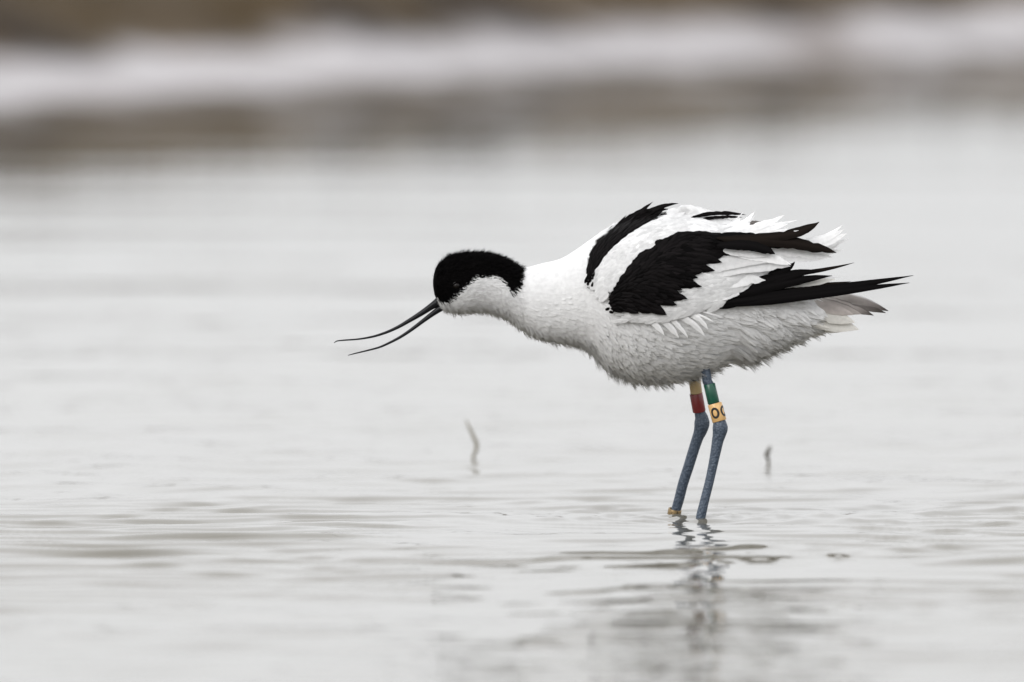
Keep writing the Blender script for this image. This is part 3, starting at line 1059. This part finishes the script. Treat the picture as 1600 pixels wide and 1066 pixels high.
for sp in TAIL[:6]:
    one('tail_feather', sp[:7], -1, tail, (0, -0.2, 1), 0.35, 0.04, sp[7], None, 0.0, CREAM)

# --- legs and their rings
dA, dB = depth_on_water(808), depth_on_water(813)


def leg(pts, rad, d0, d1, y0, y1):
    mbl = MB()
    pp = [(x_, y_, d0 + (d1 - d0) * (y_ - y0) / (y1 - y0)) for x_, y_ in pts]
    tube(mbl, pp, rad, 22, 5)
    return mbl.build('leg', M_LEG, avocet), pp


def ring(name, a, b, r0, r1, mat, parent, label, letters=()):
    """a thin walled band between points a and b"""
    a, b = np.asarray(a, float), np.asarray(b, float)
    ax = unit(b - a)
    sd = unit(np.cross(ax, np.array([0, 0, 1.0])))
    up = np.cross(sd, ax)
    if up[2] < 0:
        up = -up
    if sd[0] < 0:
        sd = -sd
    mbr = MB()
    sides = 40
    ln = np.linalg.norm(b - a)
    prof = [(0.6, r0 - 2.0), (0, r0 - 1.4), (0, r0 - 0.4), (0.5, r0), (ln - 0.5, r1), (ln, r1 - 0.4), (ln, r1 - 1.4), (ln - 0.6, r1 - 2.0)]
    vv = []
    for (h, r) in prof:
        for j in range(sides):
            q = 2 * math.pi * j / sides
            vv.append(a + ax * h + r * (math.sin(q) * sd + math.cos(q) * up))
    k_ = len(prof)
    ff = [(i * sides + j, i * sides + (j + 1) % sides, ((i + 1) % k_) * sides + (j + 1) % sides, ((i + 1) % k_) * sides + j) for i in range(k_) for j in range(sides)]
    mbr.add(vv, ff)
    for (ang0, hc, wo, ho, th_) in letters:         # ring-shaped character wrapped on the band
        vv = []
        m_ = 40
        for rad_off in (0.35,):
            for sc_in in (0, 1):
                for j in range(m_):
                    q = 2 * math.pi * j / m_
                    u_ = (wo - th_ * sc_in) * math.cos(q)
                    h_ = (ho - th_ * sc_in) * math.sin(q)
                    rr = (r0 + r1) / 2 + rad_off
                    an = ang0 + u_ / rr
                    vv.append(a + ax * (hc + h_) + rr * (math.sin(an) * sd + math.cos(an) * up))
        ff = [(j, (j + 1) % m_, m_ + (j + 1) % m_, m_ + j) for j in range(m_)]
        mbr.add(vv, ff, mi=1)
    return mbr.build(name, [mat, M_INK], parent, label=label)


legA, pA = leg([(1079, 548), (1083, 575), (1086.7, 601), (1088, 616), (1092.4, 640), (1093.9, 646), (1096.3, 654), (1096.8, 661), (1094.8, 672), (1090.6, 683), (1086.5, 695), (1075.8, 729.4), (1067.3, 755.7), (1060.6, 782), (1056.8, 795), (1053.8, 806), (1050, 822), (1046, 850)],
               [7, 7, 7.5, 7.6, 8, 8.8, 10.6, 12, 10.6, 8.9, 8.5, 8.2, 8, 7.8, 7.6, 7.6, 7.6, 7.6], -35, dA, 600, 808)
legB, pB = leg([(1095, 538), (1101, 570), (1103.9, 587), (1105.2, 596), (1109, 603), (1115, 630), (1122, 655), (1124.2, 661), (1125.3, 669), (1123.6, 680), (1121.6, 688), (1119.4, 700), (1113.6, 729), (1107.7, 755.7), (1101, 782), (1094.9, 808), (1091, 826), (1086, 855)],
               [7, 7.2, 7.4, 7.6, 7.6, 8, 9, 10.4, 12, 10.3, 9.2, 8.4, 7.3, 7, 7.1, 7.6, 7.6, 7.6], 25, dB, 590, 813)


def at_y(pp, y_):
    q = np.array(pp)
    return np.array([np.interp(y_, q[:, 1], q[:, 0]), y_, np.interp(y_, q[:, 1], q[:, 2])])


dz = np.array([0, 0, 1.0])
def band(pp, ya, yb, xa, xb, r0, r1, mat, lg, label, letters=()):
    ring('leg_ring', (xa, ya, at_y(pp, ya)[2]), (xb, yb, at_y(pp, yb)[2]), r0, r1, mat, lg, label, letters)


band(pA, 594, 614.2, 1085.4, 1088, 9.4, 9.4, M_TAN, legA, 'pale tan leg ring under the belly')
band(pA, 614.4, 643.0, 1087.4, 1092.6, 10.3, 10.3, M_RED, legA, 'dark red leg ring')
band(pA, 795.5, 806.8, 1054.9, 1052.6, 10.6, 10.6, M_METAL, legA, 'brassy metal leg ring at the waterline', [(0.42, 5.7, 0.9, 5.3, 0.9)])
band(pB, 600.2, 630.2, 1108.2, 1115.2, 9.3, 9.3, M_GREEN, legB, 'dark green leg ring')
band(pB, 630.6, 658.2, 1116.6, 1124.2, 11.3, 11.3, M_YELLOW, legB, 'yellow leg ring with two black O marks',
     [(-0.30, 14.6, 7.0, 8.8, 3.5), (1.12, 14.6, 7.0, 8.8, 3.5)])

# ------------------------------------------------------------------ dead stems in the water
def stem(name, pts, rad, wl, mat, label, cat, extra=()):
    d = depth_on_water(wl)
    org = P((pts[-1][0], wl, d))
    ORIGIN['_stem'] = org
    mbs = MB()
    tube(mbs, [(a, b_, d) for a, b_ in pts], rad, 12, 5)
    for pe, re in extra:
        tube(mbs, [(a, b_, d + 6) for a, b_ in pe], re, 8, 4)
    v = P(np.concatenate(mbs.v)) - org
    mbs.v = [v]
    ob = mbs.build(name, mat, world=True)
    ob.location = org
    tag(ob, label, cat)
    return ob


stem('reed_stem', [(727.5, 655.5), (731.5, 664), (736.5, 675), (741.5, 686), (744.6, 695), (744.2, 702), (741, 710), (738.5, 716), (735, 726)],
     [0.7, 1.8, 2.6, 3.0, 3.2, 3.0, 2.6, 2.5, 2.4], 714.5, M_STEM, 'pale bent reed stem leaning left out of the water, below the open bill', 'stem')
stem('broken_stem', [(1203.2, 696), (1201.6, 700), (1199, 705), (1197.6, 711), (1199.6, 716), (1200.8, 722), (1201, 730)],
     [0.6, 1.4, 2.1, 3.0, 2.6, 2.3, 2.2], 723, M_STEM_DARK, 'short dark broken stem poking out of the water right of the legs', 'stem',
     [([(1199, 713), (1202, 707), (1206, 698)], [1.6, 1.2, 0.6])])
